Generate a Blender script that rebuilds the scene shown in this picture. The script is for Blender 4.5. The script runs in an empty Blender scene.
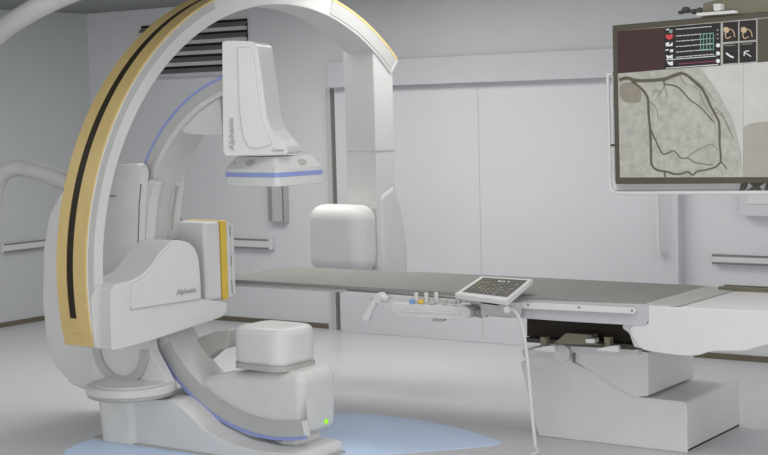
import bpy, bmesh, math, random
from mathutils import Vector, Matrix
random.seed(4)
C = bpy.context.scene.collection
# ------------------------------------------------------------------ camera
FPX = 1500.0; EYE = 1.95
PSI = math.radians(34.8); PIT = math.radians(4.5); RHO = math.radians(1.46)
Z = Vector((0, 0, 1))
FH = Vector((-math.sin(PSI), math.cos(PSI), 0)); RR = Vector((math.cos(PSI), math.sin(PSI), 0))
FW = FH*math.cos(PIT) - Z*math.sin(PIT); UP = RR.cross(FW)
R2 = RR*math.cos(RHO) - UP*math.sin(RHO); U2 = UP*math.cos(RHO) + RR*math.sin(RHO)
CAM = Vector((0, 0, EYE))
cd = bpy.data.cameras.new('camera'); cam = bpy.data.objects.new('camera', cd); C.objects.link(cam)
m = Matrix((R2, U2, -FW)).transposed().to_4x4(); m.translation = CAM
cam.matrix_world = m
cd.sensor_width = 36; cd.lens = 36*FPX/768; cd.clip_end = 100
sc = bpy.context.scene; sc.camera = cam
# ------------------------------------------------------------------ light
w = bpy.data.worlds.new('world'); sc.world = w; w.use_nodes = True
bg = w.node_tree.nodes['Background']; bg.inputs[0].default_value = (.93, .95, 1, 1); bg.inputs[1].default_value = 1.28
sc.view_settings.view_transform = 'Standard'; sc.view_settings.look = 'None'
sc.view_settings.exposure = -0.1; sc.view_settings.gamma = 1

def area(name, loc, sx, sy, power, rot=(0, 0, 0), col=(1, .985, .96)):
    l = bpy.data.lights.new(name, 'AREA'); l.shape = 'RECTANGLE'; l.size = sx; l.size_y = sy
    l.energy = power; l.color = col
    o = bpy.data.objects.new(name, l); C.objects.link(o); o.location = loc; o.rotation_euler = rot
    return o
area('ceiling_fill_light', (-1.4, 8.7, 2.93), 3.0, 1.6, 20)
area('ceiling_fill_light', (-6.6, 8.5, 2.93), 3.4, 1.4, 96)  # unseen lamp, added and strengthened to brighten the back wall
area('ceiling_fill_light', (-9.4, 7.6, 2.93), 1.4, 1.4, 14)
area('ceiling_fill_light', (-3.6, 5.4, 2.93), 3.0, 1.8, 40)
area('ceiling_fill_light', (-.9, 6.4, 2.93), 1.6, 2.0, 62)  # unseen lamp added to lift the floor and the pedestal top
area('ceiling_fill_light', (-8.6, 4.6, 2.93), 1.6, 1.6, 30)
area('front_fill_light', (-1.0, -1.3, 1.15), 3.6, 1.9, 160, rot=(math.radians(86), 0, math.radians(22)), col=(1, .99, .97))  # added fill behind the viewer for the front faces; no window there

# ------------------------------------------------------------------ geometry of the view
def ray(x, y): return FW*FPX + R2*(x-384) + U2*(227.5-y)
def at_depth(x, y, D):
    d = ray(x, y); return CAM + d*(D/d.dot(FH))
def on_z(x, y, z):
    d = ray(x, y); return CAM + d*((z-EYE)/d.z)
def on_y(x, y, Y):
    d = ray(x, y); return CAM + d*(Y/d.y)
def on_x(x, y, X):
    d = ray(x, y); return CAM + d*(X/d.x)

class Frame:
    """upright local frame: x runs along heading t, y away from the viewer, z up"""
    def __init__(s, O, t):
        t = math.radians(t); s.O = Vector((O[0], O[1], 0))
        s.u = RR*math.cos(t)+FH*math.sin(t); s.n = RR*-math.sin(t)+FH*math.cos(t)
        s.rot = math.atan2(s.u.y, s.u.x)
    def xz(s, px, py, w=0):
        d = ray(px, py); k = ((s.O-CAM).dot(s.n)+w)/d.dot(s.n); P = CAM+d*k
        return ((P-s.O).dot(s.u), P.z)
    def poly(s, pts, w=0): return [s.xz(x, y, w) for x, y in pts]
    def loc(s, P): return Vector(((P-s.O).dot(s.u), (P-s.O).dot(s.n), P.z))
WORLD = Frame((0, 0, 0), math.degrees(-PSI))

# ------------------------------------------------------------------ materials
def lin(c):
    c = c/255; return c/12.92 if c <= .04045 else ((c+.055)/1.055)**2.4
def mat(name, rgb, rough=.45, metal=0, noise=.02, scale=8, bump=0, emit=0, trans=0, alpha=1, spec=.25):
    m = bpy.data.materials.new(name); m.use_nodes = True
    nt = m.node_tree; b = nt.nodes['Principled BSDF']
    c = [lin(v) for v in rgb]
    b.inputs['Roughness'].default_value = rough; b.inputs['Metallic'].default_value = metal
    b.inputs['Specular IOR Level'].default_value = spec
    tc = nt.nodes.new('ShaderNodeTexCoord'); no = nt.nodes.new('ShaderNodeTexNoise')
    no.inputs['Scale'].default_value = scale; no.inputs['Detail'].default_value = 4
    nt.links.new(tc.outputs['Object'], no.inputs['Vector'])
    r = nt.nodes.new('ShaderNodeValToRGB')
    r.color_ramp.elements[0].position = .3; r.color_ramp.elements[1].position = .7
    r.color_ramp.elements[0].color = [v*(1-noise) for v in c]+[1]
    r.color_ramp.elements[1].color = [min(1, v*(1+noise)) for v in c]+[1]
    nt.links.new(no.outputs['Fac'], r.inputs['Fac']); nt.links.new(r.outputs['Color'], b.inputs['Base Color'])
    if bump:
        bp = nt.nodes.new('ShaderNodeBump'); bp.inputs['Strength'].default_value = bump; bp.inputs['Distance'].default_value = .004
        nt.links.new(no.outputs['Fac'], bp.inputs['Height']); nt.links.new(bp.outputs['Normal'], b.inputs['Normal'])
    if emit:
        nt.links.new(r.outputs['Color'], b.inputs['Emission Color']); b.inputs['Emission Strength'].default_value = emit
    if trans: b.inputs['Transmission Weight'].default_value = trans
    b.inputs['Alpha'].default_value = alpha
    return m
M = dict(
    white=mat('white_enamel', (207, 207, 206), .38),
    white2=mat('white_plastic', (203, 203, 202), .45),
    warm=mat('warm_white_plastic', (208, 207, 203), .5),
    trim=mat('light_grey_plastic', (178, 179, 177), .5),
    grey=mat('grey_track', (172, 172, 167), .5),
    mid=mat('mid_grey', (140, 141, 138), .5),
    dark=mat('dark_grey', (78, 76, 70), .6),
    olive=mat('olive_grey_metal', (118, 114, 98), .5),
    louvre=mat('vent_louvre_shaded', (116, 116, 114), .6),  # shade on the slats is put into this darker grey
    black=mat('black_plastic', (28, 27, 25), .5),
    slot=mat('black_slot', (44, 38, 30), .6),
    yellow=mat('ochre_yellow_paint', (212, 187, 127), .5, noise=.04, scale=5),
    gold=mat('bright_yellow_trim', (216, 184, 78), .45),
    blue=mat('pale_blue_stripe', (142, 154, 206), .5),
    top=mat('tabletop_grey', (138, 138, 135), .85, noise=.06, scale=60, spec=.08),
    plate=mat('brushed_silver', (180, 181, 184), .5, noise=.03, scale=30),
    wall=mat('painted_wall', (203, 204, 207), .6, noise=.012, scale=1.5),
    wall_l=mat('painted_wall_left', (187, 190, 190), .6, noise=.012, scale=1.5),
    door=mat('door_laminate', (197, 197, 201), .5, noise=.01, scale=2),
    header=mat('door_header_paint', (184, 185, 189), .5, noise=.01, scale=2),
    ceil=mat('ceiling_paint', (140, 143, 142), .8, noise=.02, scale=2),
    floor=mat('vinyl_floor', (200, 200, 203), .32, noise=.012, scale=3),
    floorblue=mat('blue_vinyl_floor', (205, 226, 255), .35, noise=.012, scale=3),
    base=mat('brown_baseboard', (104, 98, 84), .6),
    line=mat('dark_joint', (120, 120, 118), .6),
    text=mat('grey_lettering', (170, 170, 168), .6, noise=0),
    glass=mat('clear_plastic', (225, 228, 232), .1, alpha=.45),
    bezel=mat('monitor_bezel', (84, 80, 70), .55),
    maroon=mat('screen_maroon', (62, 46, 44), .35, emit=.25),
    scrblack=mat('screen_black', (40, 37, 37), .35, emit=.25),
    scrwhite=mat('screen_white', (198, 200, 200), .4, emit=.3),
    scrred=mat('screen_red', (176, 66, 66), .4, emit=.4),
    scrgreen=mat('screen_green', (104, 148, 134), .4, emit=.3),
    scrtan=mat('screen_tan', (172, 150, 122), .4, emit=.3),
    scrpink=mat('screen_pink', (120, 60, 72), .4, emit=.3),
    vessel=mat('vessel_shadow', (92, 89, 74), .4, emit=.1, noise=.1, scale=40),
    vessel2=mat('faint_vessel_shadow', (128, 127, 116), .4, emit=.1, noise=.1, scale=40),
    angio=mat('angiogram_grey', (158, 158, 151), .4, noise=.15, scale=30, emit=.18),
    angio2=mat('angiogram_pale', (176, 176, 173), .4, noise=.05, scale=9, emit=.18),
    angio3=mat('angiogram_deep', (150, 148, 140), .4, noise=.05, scale=9, emit=.18),
    blot=mat('angiogram_blot', (136, 130, 118), .4, noise=.12, scale=30, emit=.1),
    green=mat('green_indicator', (150, 225, 40), .4, emit=.6),
    pink=mat('pink_key', (150, 100, 130), .5), ygreen=mat('lime_key', (150, 146, 80), .5),
    cyan=mat('pale_blue_key', (120, 160, 210), .5),
)

# ------------------------------------------------------------------ builders
def mesh_obj(name, bm, mt, parent=None, bev=0, seg=3, smooth=True, ang=35):
    me = bpy.data.meshes.new(name)
    bmesh.ops.recalc_face_normals(bm, faces=bm.faces)
    bm.to_mesh(me); bm.free()
    if smooth:
        for p in me.polygons: p.use_smooth = True
        me.set_sharp_from_angle(angle=math.radians(ang))
    me.materials.append(M[mt])
    o = bpy.data.objects.new(name, me); C.objects.link(o)
    if parent: o.parent = parent
    if bev:
        b = o.modifiers.new('bevel', 'BEVEL'); b.width = bev; b.segments = seg; b.limit_method = 'ANGLE'
        b.angle_limit = math.radians(32); b.harden_normals = True; b.use_clamp_overlap = True
    return o
def tag(o, label, cat, group=None):
    o['label'] = label; o['category'] = cat
    if group: o['group'] = group
    return o
def struct(o): o['kind'] = 'structure'; return o
def thing(name, label, cat, fr=None, base=(0, 0, 0), group=None):
    """Empty at local base point of frame fr; its parts are given in frame coordinates through P(...)"""
    o = bpy.data.objects.new(name, None); C.objects.link(o); o.empty_display_size = .1
    fr = fr or WORLD
    o.location = fr.O + fr.u*base[0] + fr.n*base[1] + Z*base[2]
    o.rotation_euler = (0, 0, fr.rot)
    o['_off'] = base
    return tag(o, label, cat, group)
def root_off(o):
    while o is not None:
        if '_off' in o.keys(): return Vector(o['_off'])
        o = o.parent
    return Vector((0, 0, 0))
def put(bm, parent):
    bmesh.ops.translate(bm, verts=bm.verts, vec=-root_off(parent)); return bm
def fillet(pts, r, n=5):
    """round the corners of a closed polygon; r a number or list"""
    out = []; N = len(pts)
    for i in range(N):
        a, b, c = Vector(pts[i-1]), Vector(pts[i]), Vector(pts[(i+1) % N])
        ri = r[i] if isinstance(r, (list, tuple)) else r
        d1 = a-b; d2 = c-b
        k = min(ri, d1.length*.49, d2.length*.49)
        if k < 1e-4: out.append(tuple(b)); continue
        p = b+d1.normalized()*k; q = b+d2.normalized()*k
        for j in range(n+1):
            t = j/n; out.append(tuple(p*(1-t)**2+b*2*t*(1-t)+q*t*t))
    return out
def prism_bm(poly, y0, y1, bm=None):
    """closed (x,z) outline pushed from y0 to y1"""
    bm = bm or bmesh.new()
    a = [bm.verts.new((x, y0, z)) for x, z in poly]; b = [bm.verts.new((x, y1, z)) for x, z in poly]
    bm.faces.new(a); bm.faces.new(b[::-1])
    for i in range(len(a)):
        j = (i+1) % len(a); bm.faces.new((a[i], b[i], b[j], a[j]))
    return bm
def prism(name, poly, y0, y1, mt, parent=None, bev=0, seg=3, **k):
    return mesh_obj(name, put(prism_bm(poly, y0, y1), parent), mt, parent, bev, seg, **k)
def slab_bm(poly, z0, z1, bm=None):
    bm = bm or bmesh.new()
    a = [bm.verts.new((x, y, z0)) for x, y in poly]; b = [bm.verts.new((x, y, z1)) for x, y in poly]
    bm.faces.new(a); bm.faces.new(b[::-1])
    for i in range(len(a)):
        j = (i+1) % len(a); bm.faces.new((a[i], b[i], b[j], a[j]))
    return bm
def slab(name, poly, z0, z1, mt, parent=None, bev=0, seg=3, **k):
    return mesh_obj(name, put(slab_bm(poly, z0, z1), parent), mt, parent, bev, seg, **k)
def box_bm(a, b, bm=None): return slab_bm([(a[0], a[1]), (b[0], a[1]), (b[0], b[1]), (a[0], b[1])], a[2], b[2], bm)
def box(name, a, b, mt, parent=None, bev=0, seg=3, **k):
    return mesh_obj(name, put(box_bm(a, b), parent), mt, parent, bev, seg, **k)
def spline(pts, n=6, closed=False):
    P = [Vector(p) for p in pts]; N = len(P); out = []
    for i in range(N if closed else N-1):
        g = (lambda k: P[k % N]) if closed else (lambda k: P[max(0, min(N-1, k))])
        a, b, c, d = g(i-1), g(i), g(i+1), g(i+2)
        for j in range(n):
            t = j/n
            out.append(.5*((2*b)+(c-a)*t+(2*a-5*b+4*c-d)*t*t+(3*b-a-3*c+d)*t**3))
    if not closed: out.append(P[-1])
    return out
def tube_bm(pts, r, seg=12, bm=None, cap=True, n=6, smooth=True):
    bm = bm or bmesh.new()
    P = spline(pts, n) if smooth and len(pts) > 2 else [Vector(p) for p in pts]
    N = len(P); rad = r if callable(r) else (lambda t: r)
    T = [(P[min(i+1, N-1)]-P[max(i-1, 0)]).normalized() for i in range(N)]
    s = Vector((0, 0, 1)) if abs(T[0].z) < .9 else Vector((1, 0, 0))
    a = T[0].cross(s).normalized(); rings = []
    for i in range(N):
        a = (a-T[i]*a.dot(T[i])).normalized(); b = T[i].cross(a)
        rr = rad(i/(N-1))
        rings.append([bm.verts.new(P[i]+a*math.cos(2*math.pi*k/seg)*rr+b*math.sin(2*math.pi*k/seg)*rr) for k in range(seg)])
    for i in range(N-1):
        for k in range(seg):
            l = (k+1) % seg; bm.faces.new((rings[i][k], rings[i][l], rings[i+1][l], rings[i+1][k]))
    if cap: bm.faces.new(rings[0][::-1]); bm.faces.new(rings[-1])
    return bm
def tube(name, pts, r, mt, parent=None, **k):
    return mesh_obj(name, put(tube_bm(pts, r, **k), parent), mt, parent)
def arc_poly(cx, cz, r0, r1, a0, a1, n=48):
    o = [(cx+r1*math.cos(math.radians(a0+(a1-a0)*i/n)), cz+r1*math.sin(math.radians(a0+(a1-a0)*i/n))) for i in range(n+1)]
    i_ = [(cx+r0*math.cos(math.radians(a0+(a1-a0)*i/n)), cz+r0*math.sin(math.radians(a0+(a1-a0)*i/n))) for i in range(n+1)]
    return o, i_
def arc_bm(cx, cz, r0, r1, a0, a1, y0, y1, n=64, bm=None):
    bm = bm or bmesh.new(); o, i_ = arc_poly(cx, cz, r0, r1, a0, a1, n); rings = []
    for (ox, oz), (ix, iz) in zip(o, i_):
        rings.append([bm.verts.new(p) for p in ((ox, y0, oz), (ox, y1, oz), (ix, y1, iz), (ix, y0, iz))])
    for a, b in zip(rings, rings[1:]):
        for k in range(4): bm.faces.new((a[k], a[(k+1) % 4], b[(k+1) % 4], b[k]))
    bm.faces.new(rings[0]); bm.faces.new(rings[-1][::-1])
    return bm
def arc(name, c, r0, r1, a0, a1, y0, y1, mt, parent, bev=0, n=64):
    return mesh_obj(name, put(arc_bm(c[0], c[1], r0, r1, a0, a1, y0, y1, n), parent), mt, parent, bev)
def lathe_bm(prof, c, seg=48, sy=1, bm=None):
    bm = bm or bmesh.new(); rings = []
    for r, z in prof:
        rings.append([bm.verts.new((c[0]+r*math.cos(2*math.pi*k/seg), c[1]+sy*r*math.sin(2*math.pi*k/seg), z)) for k in range(seg)])
    for a, b in zip(rings, rings[1:]):
        for k in range(seg): bm.faces.new((a[k], a[(k+1) % seg], b[(k+1) % seg], b[k]))
    bm.faces.new(rings[0][::-1]); bm.faces.new(rings[-1])
    return bm
def lathe(name, prof, c, mt, parent=None, seg=48, sy=1): return mesh_obj(name, put(lathe_bm(prof, c, seg, sy), parent), mt, parent)
def cyl_y(name, c, r, y0, y1, mt, parent, seg=24, bev=0):
    return prism(name, [(c[0]+r*math.cos(2*math.pi*k/seg), c[1]+r*math.sin(2*math.pi*k/seg)) for k in range(seg)], y0, y1, mt, parent, bev)
def lettering(name, txt, pos, size, mt, parent, rotz=0, tilt=0, shear=.15, width=None):
    """thin raised letters facing local -y; tilt turns them in the plane"""
    cu = bpy.data.curves.new(name, 'FONT'); cu.body = txt; cu.size = size; cu.extrude = .0015; cu.shear = shear; cu.offset = size*.012
    t = bpy.data.objects.new(name, cu); C.objects.link(t)
    me = bpy.data.meshes.new_from_object(t); bpy.data.objects.remove(t)
    me.materials.clear(); me.materials.append(M[mt])
    if width:
        xs = [v.co.x for v in me.vertices]; k = width/(max(xs)-min(xs))
        for v in me.vertices: v.co.x *= k
    o = bpy.data.objects.new(name, me); C.objects.link(o); o.parent = parent
    o.location = Vector(pos)-root_off(parent)
    o.matrix_local = Matrix.Translation(o.location) @ Matrix.Rotation(-tilt, 4, 'Y') @ Matrix.Rotation(math.pi/2, 4, 'X')
    return o

# ================================================================== ROOM
YB = 10.68; XL = -10.95; H = 2.97; XR = 2.4; YN = -1.5
struct(box('floor', (XL-.1, YN, -.1), (XR+.1, YB+.1, 0), 'floor'))
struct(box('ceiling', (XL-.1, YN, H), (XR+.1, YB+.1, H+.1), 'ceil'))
struct(box('wall_back', (XL-.1, YB, 0), (XR+.1, YB+.1, H), 'wall'))
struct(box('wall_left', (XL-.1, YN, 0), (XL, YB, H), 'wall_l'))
bx = lambda px, py=300: on_y(px, py, YB).x
struct(box('baseboard_back', (XL, YB-.012, 0), (bx(328), YB, .045), 'base'))
struct(box('baseboard_right', (bx(688), YB-.012, 0), (XR, YB, .045), 'base'))
struct(box('baseboard_left', (XL, 2, 0), (XL+.012, YB-.012, .045), 'base'))
# blue floor field around the stand
fl = [(332,413),(369,414),(419,420),(450,426),(480,434),(503,443),(490,446),(460,449),(419,452),(360,458),(280,466),(150,470),(62,458),(66,450),(80,443),(100,437),(150,425),(250,412)]
struct(slab('floor_marking', [on_z(x, y, 0).xy for x, y in fl], 0, .002, 'floorblue'))
# sliding door on the back wall
YD = YB-.10
dx0 = on_y(337, 200, YD).x; dx1 = on_y(672, 250, YD).x; dz1 = on_y(337, 88, YD).z
seam = on_y(480, 200, YD).x
d = struct(box('door_1', (dx0, YD, 0), (dx1, YD+.05, dz1+.05), 'door', bev=.004))
box('door_seam', (seam-.003, YD-.002, .02), (seam+.003, YD+.01, dz1), 'trim', d)
hx, hz = on_y(659, 200, YD-.05).x, on_y(659, 250, YD-.05).z
tube('door_handle', [(hx, YD, hz+.9), (hx, YD-.06, hz+.88), (hx, YD-.06, hz+.02), (hx+.02, YD, hz)], .014, 'white2', d, n=4)
HY = YB-.2
h0 = on_y(327, 62, HY); h1 = on_y(327, 88, HY); hr = on_y(700, 50, HY).x
struct(box('trim_1', (h0.x, HY, h1.z), (hr, YB, h0.z), 'header', bev=.006))
struct(box('trim_2', (on_y(329, 200, YB-.05).x, YB-.06, 0), (on_y(333.5, 200, YB-.05).x, YB, h1.z), 'trim'))
struct(box('trim_3', (on_y(333.5, 200, YB-.05).x, YB-.03, 0), (dx0, YB, h1.z), 'line'))
struct(box('trim_4', (dx1+.0, YD-.002, 0), (on_y(681, 250, YB-.05).x, YB, h1.z), 'door'))

# louvred vent high on the back wall
fv = WORLD
v0 = on_y(142, 26, YB); v1 = on_y(247.5, 18.5, YB); vb = on_y(222, 70, YB).z
ztop = v1.z; n_sl = 5; pitch = (on_y(247, 18.5, YB).z-on_y(247, 63, YB).z)/4
zbot = ztop-pitch*n_sl+.02
vt = thing('air_vent', 'dark slatted air vent high on the back wall behind the yellow arch', 'vent', None, ((v0.x+v1.x)/2, YB, zbot))
box('vent_backing', (v0.x, YB-.012, zbot), (v1.x, YB-.002, ztop), 'black', vt)
for i in range(n_sl):
    zt = ztop-i*pitch
    prism_pts = [(0, 0)]
    bm = bmesh.new()
    for (y0, z0, y1, z1) in ((YB-.013, zt-.022, YB-.055, zt-.066),):
        vs = [bm.verts.new(p) for p in ((v0.x, y0, z0), (v1.x, y0, z0), (v1.x, y1, z1), (v0.x, y1, z1), (v0.x, y0, z0-.012), (v1.x, y0, z0-.012), (v1.x, y1, z1-.012), (v0.x, y1, z1-.012))]
        for f in ((0,1,2,3),(4,7,6,5),(0,4,5,1),(1,5,6,2),(2,6,7,3),(3,7,4,0)): bm.faces.new([vs[k] for k in f])
    mesh_obj('slat', put(bm, vt), 'louvre', vt)
    box('slat_rail', (v0.x, YB-.06, zt-pitch), (v1.x, YB-.012, zt-.066), 'header', vt, bev=.004)
# bumper rails
def rail(name, label, x0, x1, z0, z1, y):
    t = thing(name, label, 'rail', None, ((x0+x1)/2, y, z0), 'horizontal bumper rails on the walls')
    box('rail_body', (x0, y-.05, z0), (x1, y, z1), 'wall', t, bev=.008)
    for zz in (z0+.012, z1-.012): box('rail_groove', (x0, y-.054, zz-.008), (x1-.03, y-.047, zz+.008), 'line', t)
    return t
a = on_y(271, 239, YB-.05); b_ = on_y(271, 250, YB-.05)
rail('bumper_rail', 'grey horizontal bumper rail on the back wall, ending left of the door', XL+.02, a.x, b_.z, a.z, YB)
a = on_y(712, 253.5, YB-.05); b_ = on_y(712, 264.5, YB-.05)
rail('bumper_rail', 'grey horizontal bumper rail on the back wall right of the door', a.x, XR-.02, b_.z, a.z, YB)
# left wall rail (runs in y)
a = on_x(4, 243.5, XL+.05); b_ = on_x(4, 253.5, XL+.05)
t = thing('bumper_rail', 'grey horizontal bumper rail on the left side wall', 'rail', None, (XL, a.y+1, b_.z), 'horizontal bumper rails on the walls')
box('rail_body', (XL, a.y, b_.z), (XL+.05, YB-.06, a.z), 'wall', t, bev=.008)
for zz in (b_.z+.012, a.z-.012): box('rail_groove', (XL+.047, a.y, zz-.008), (XL+.054, YB-.08, zz+.008), 'line', t)
# wall boxes
a = on_y(266, 150, YB-.08); b_ = on_y(284, 222, YB-.08)
t = thing('wall_cabinet', 'narrow tall grey wall box on the back wall below the hanging detector', 'wall box', None, ((a.x+b_.x)/2, YB, b_.z))
box('cabinet_body', (a.x, YB-.08, b_.z), (b_.x, YB, a.z), 'trim', t, bev=.006)
box('side_strip', (a.x+.005, YB-.085, b_.z+.01), (a.x+.05, YB-.078, a.z-.01), 'mid', t)
box('edge_strip', (b_.x-.012, YB-.085, b_.z+.01), (b_.x, YB-.078, a.z-.01), 'line', t)
a = on_y(739, 150, YB-.1); b_ = on_y(739, 216, YB-.1)
t = thing('wall_panel', 'white wall box on the back wall below the right end of the monitor', 'wall box', None, (a.x+.3, YB, b_.z))
box('panel_body', (a.x, YB-.1, b_.z), (a.x+.62, YB, a.z), 'door', t, bev=.006)
box('panel_face', (a.x+.07, YB-.108, b_.z+.09), (a.x+.55, YB-.098, a.z-.06), 'white', t, bev=.004)

# ================================================================== CEILING MOUNTED LATERAL ARM
T = 52
LF = Frame(at_depth(90, 345, 8.3), T)
cx, cz, R = 1.7195, 1.0313, 1.7253
W = .25; TH = .125
lat = thing('ceiling_c_arm', 'huge white overhead arch with ochre yellow rim and black slot, hanging from the ceiling', 'medical scanner arm', LF, (cx, W/2, 0))
A0, A1 = 46.5, 192.0
arc('arch', (cx, cz), R-TH, R-.004, A0, A1, 0, W, 'white', lat, bev=.008, n=110)
# yellow rim, split by a black slot
arc('yellow_rim', (cx, cz), R-.006, R+.006, A0+.2, A1+.3, .004, W*.42, 'yellow', lat, n=110)
arc('yellow_rim', (cx, cz), R-.006, R+.006, A0+.2, A1+.3, W*.655, W-.004, 'yellow', lat, n=110)
arc('yellow_rim', (cx, cz), R-.006, R+.006, 187.0, A1+.3, W*.41, W*.665, 'yellow', lat, n=12)
arc('slot', (cx, cz), R-.005, R+.001, A0+.3, 187.1, W*.415, W*.66, 'slot', lat, n=110)
arc('slot_end_cap', (cx, cz), R+.005, R+.010, 187.5, 189.6, W*.38, W*.68, 'yellow', lat, bev=.002, n=8)
arc('slot_end_cap', (cx, cz), R+.005, R+.009, 189.9, 191.6, W*.30, W*.68, 'yellow', lat, bev=.002, n=8)
arc('side_track', (cx, cz), R-.05, R-.012, 112, A1, -.003, .01, 'trim', lat, n=110)
arc('side_track', (cx, cz), R-.105, R-.012, A0+1, 74, -.004, .01, 'trim', lat, n=60)
arc('edge_trim', (cx, cz), R-.012, R+.003, A0+1, 74, -.006, .004, 'yellow', lat, n=60)
# column at the far end
def L(px, py, w=0): return LF.xz(px, py, w)
s0 = L(377, 150)[0]; s1 = L(396, 150)[0]
zb = L(377, 290)[1]; ztopc = L(395, 60)[1]
zf = L(389, 200)[1]; zflare = L(409, 225)[1]; s2 = L(409, 240)[0]
zk = L(377, 46)[1]
prism('column', [(s0, zb), (s0, zk), (L(372, 40)[0], L(372, 40)[1]), (s1-.02, L(395, 66)[1]), (s1, L(395, 72)[1]), (s1, zb)], .012, W+.03, 'white2', lat, bev=.025)
zse = L(377, 151)[1]
box('column_seam', (s0-.002, .008, zse-.004), (s1+.002, W+.022, zse+.004), 'trim', lat)
# flare of the column behind the tube head
prism('column_foot', [(s0+.02, zb), (s0+.02, zf+.04), (s1-.02, zf+.12), (s1+.05, zf-.0), (s2-.03, zflare+.0), (s2, zflare-.18), (s2, zb)], .0, W+.08, 'white2', lat, bev=.05)
# lateral tube head
t0 = L(359, 240)[0]; zt0 = L(359, 206)[1]; zt1 = L(359, 272)[1]
Wt = .43
tb = prism('tube_head', [(t0-.03, zt1-.03), (t0-.03, zt0), (s0+.01, zt0), (s0+.01, zt1-.03)], -.015, Wt+.04, 'white2', lat, bev=.105, seg=8)
prism('tube_collar', fillet([(s0-.03, zt1-.01), (s0-.012, zt0-.03), (s0+.02, zt0-.03), (s0+.02, zt1-.01)], .004), .02, Wt-.05, 'trim', lat, bev=.01)
# carriage under the ceiling
box('carriage', (cx-.55, -.06, cz+R-.005), (cx+.50, W+.06, H), 'white2', lat, bev=.02)

# arm block on the near end
def Lp(pts, w=0): return LF.poly(pts, w)
AW = -.10
arm = [(93,347),(115,352),(150,341),(186,329),(222,317),(227,312),(227,303),(201,299),(201,280),(199,257),(195,247),(188,241),(178,240),(169,242),(160,250),(152,263),(143,274),(130,280),(112,284),(106,290),(105,330)]
arm = [(111,330),(112,351),(150,341),(186,329),(222,317),(227,312),(227,303),(201,299),(201,285),(199,259),(195,248),(188,242),(178,240),(169,243),(160,252),(152,264),(143,274),(130,281),(115,284),(111,290)]
prism('detector_arm', fillet(Lp(arm, AW), .018, 3), AW, .16, 'white', lat, bev=.02)
prism('arm_root', fillet(Lp([(90,300),(94,348),(118,351),(118,290),(106,290),(98,284),(94,288)], 0), .02), -.015, .2, 'white2', lat, bev=.015)
panel = [(131,309),(201,298.5),(200.5,285),(198,260),(194,250),(187,244),(178,242.5),(170,246),(161,256),(153,268),(144,277),(132,284)]
prism('inset_panel', fillet(Lp(panel, AW-.008), .012, 3), AW-.009, AW+.01, 'white', lat, bev=.006)
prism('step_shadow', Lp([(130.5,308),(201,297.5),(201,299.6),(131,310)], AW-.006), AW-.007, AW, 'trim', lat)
tz = L(177, 292, AW-.012)
lettering('lettering', 'Alphenix', (L(176.5, 291.8, AW-.012)[0], AW-.012, L(176.5, 291.8)[1]), .045, 'text', lat, tilt=0, width=L(197, 290, AW-.012)[0]-L(176.5, 291.8, AW-.012)[0])
# lateral detector, its face towards the far column
q0, q1, q2, q3 = (L(x, 260, .0)[0] for x in (205, 221.5, 227, 234.5))
zt, zl = L(221, 221)[1], L(221, 300)[1]
Wd = .29
prism('detector_case', [(q0, zl), (q0, zt), (q1, zt), (q1, zl)], .0, Wd, 'white', lat, bev=.02, seg=4)
prism('yellow_band', fillet([(q1-.0, zl-.002), (q1-.0, zt+.002), (q2, zt+.002), (q2, zl-.002)], .01), -.006, Wd+.004, 'gold', lat, bev=.006)
prism('detector_front', fillet([(q2-.002, zl+.002), (q2-.002, zt-.002), (q3, zt-.03), (q3, zl+.02)], .02), -.004, Wd+.004, 'white', lat, bev=.015)
zz0, zz1 = zl, zt
for f0, f1 in ((.06, .24), (.42, .55), (.8, .93)):
    qs = L(230.5, 260)[0]
    box('detector_slit', (qs-.003, -.0055, zz0+(zz1-zz0)*f0), (qs+.004, .01, zz0+(zz1-zz0)*f1), 'line', lat)
box('detector_line', (qs-.001, -.005, zz0+.03), (qs+.003, .01, zz1-.03), 'trim', lat)
q_h = L(178, 214)
tube('handle', [(q0-.05, Wd-.02, zt-.02), (q0-.05, Wd-.02, zt+.03), (q0+.0, Wd-.02, zt+.05), (q0+.07, Wd-.02, zt+.03), (q0+.08, Wd-.02, zt-.02)], .012, 'trim', lat, n=4)

# cable hose looping from the arch up to the ceiling
hp = [(66,182,8.6),(50,176,8.65),(30,170,8.7),(16,168,8.7),(3,174,8.7),(-4,188,8.7),(-6,215,8.7),(-12,245,8.6),(-34,262,8.5),(-62,245,8.3),(-72,190,8.0),(-62,120,7.7),(-38,68,7.4),(0,32,7.2),(30,12,7.1),(58,-2,7.05),(95,-18,7.0),(130,-42,7.0),(150,-75,7.0)]
P3 = [at_depth(x, y, D) for x, y, D in hp]
e = P3[-1].copy(); e.z = H; P3.append(e)
cen = Vector((e.x, e.y, 0))
n_st = (len(P3)-1)*28
t = thing('cable_hose', 'pale grey ribbed cable hose looping from the ceiling to the yellow-rimmed arch', 'hose', None, (P3[-1].x, P3[-1].y, H))
tube('ribbed_hose', P3, lambda s: .049+.0010*math.sin(s*n_st*2*math.pi/3.5), 'trim', t, n=28, seg=20)
cp = spline(P3, 4)
tube('hose_coupling', [at_depth(50, 176, 8.65), at_depth(58, 179, 8.62), at_depth(70, 183, 8.58), at_depth(84, 187, 8.55)], .053, 'trim', t, n=3, seg=20)
lathe('ceiling_flange', [(.11, H-.03), (.11, H)], (e.x, e.y), 'white2', t)

# ================================================================== FLOOR STAND WITH SMALL C-ARM
SP = at_depth(158, 347, 8.9)
YS = SP.y                                    # near face of the small C-arm
SF = Frame((0, YS), math.degrees(-PSI))
def S(px, py, w=0): return SF.xz(px, py, w)
def Sp(pts, w=0): return [S(x, y, w) for x, y in pts]
c_fit = [S(*p) for p in ((142.6,172),(156,141),(174,112),(193,93),(214,81),(158,347),(186,393),(220,421),(259,435),(304,438))]
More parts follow.
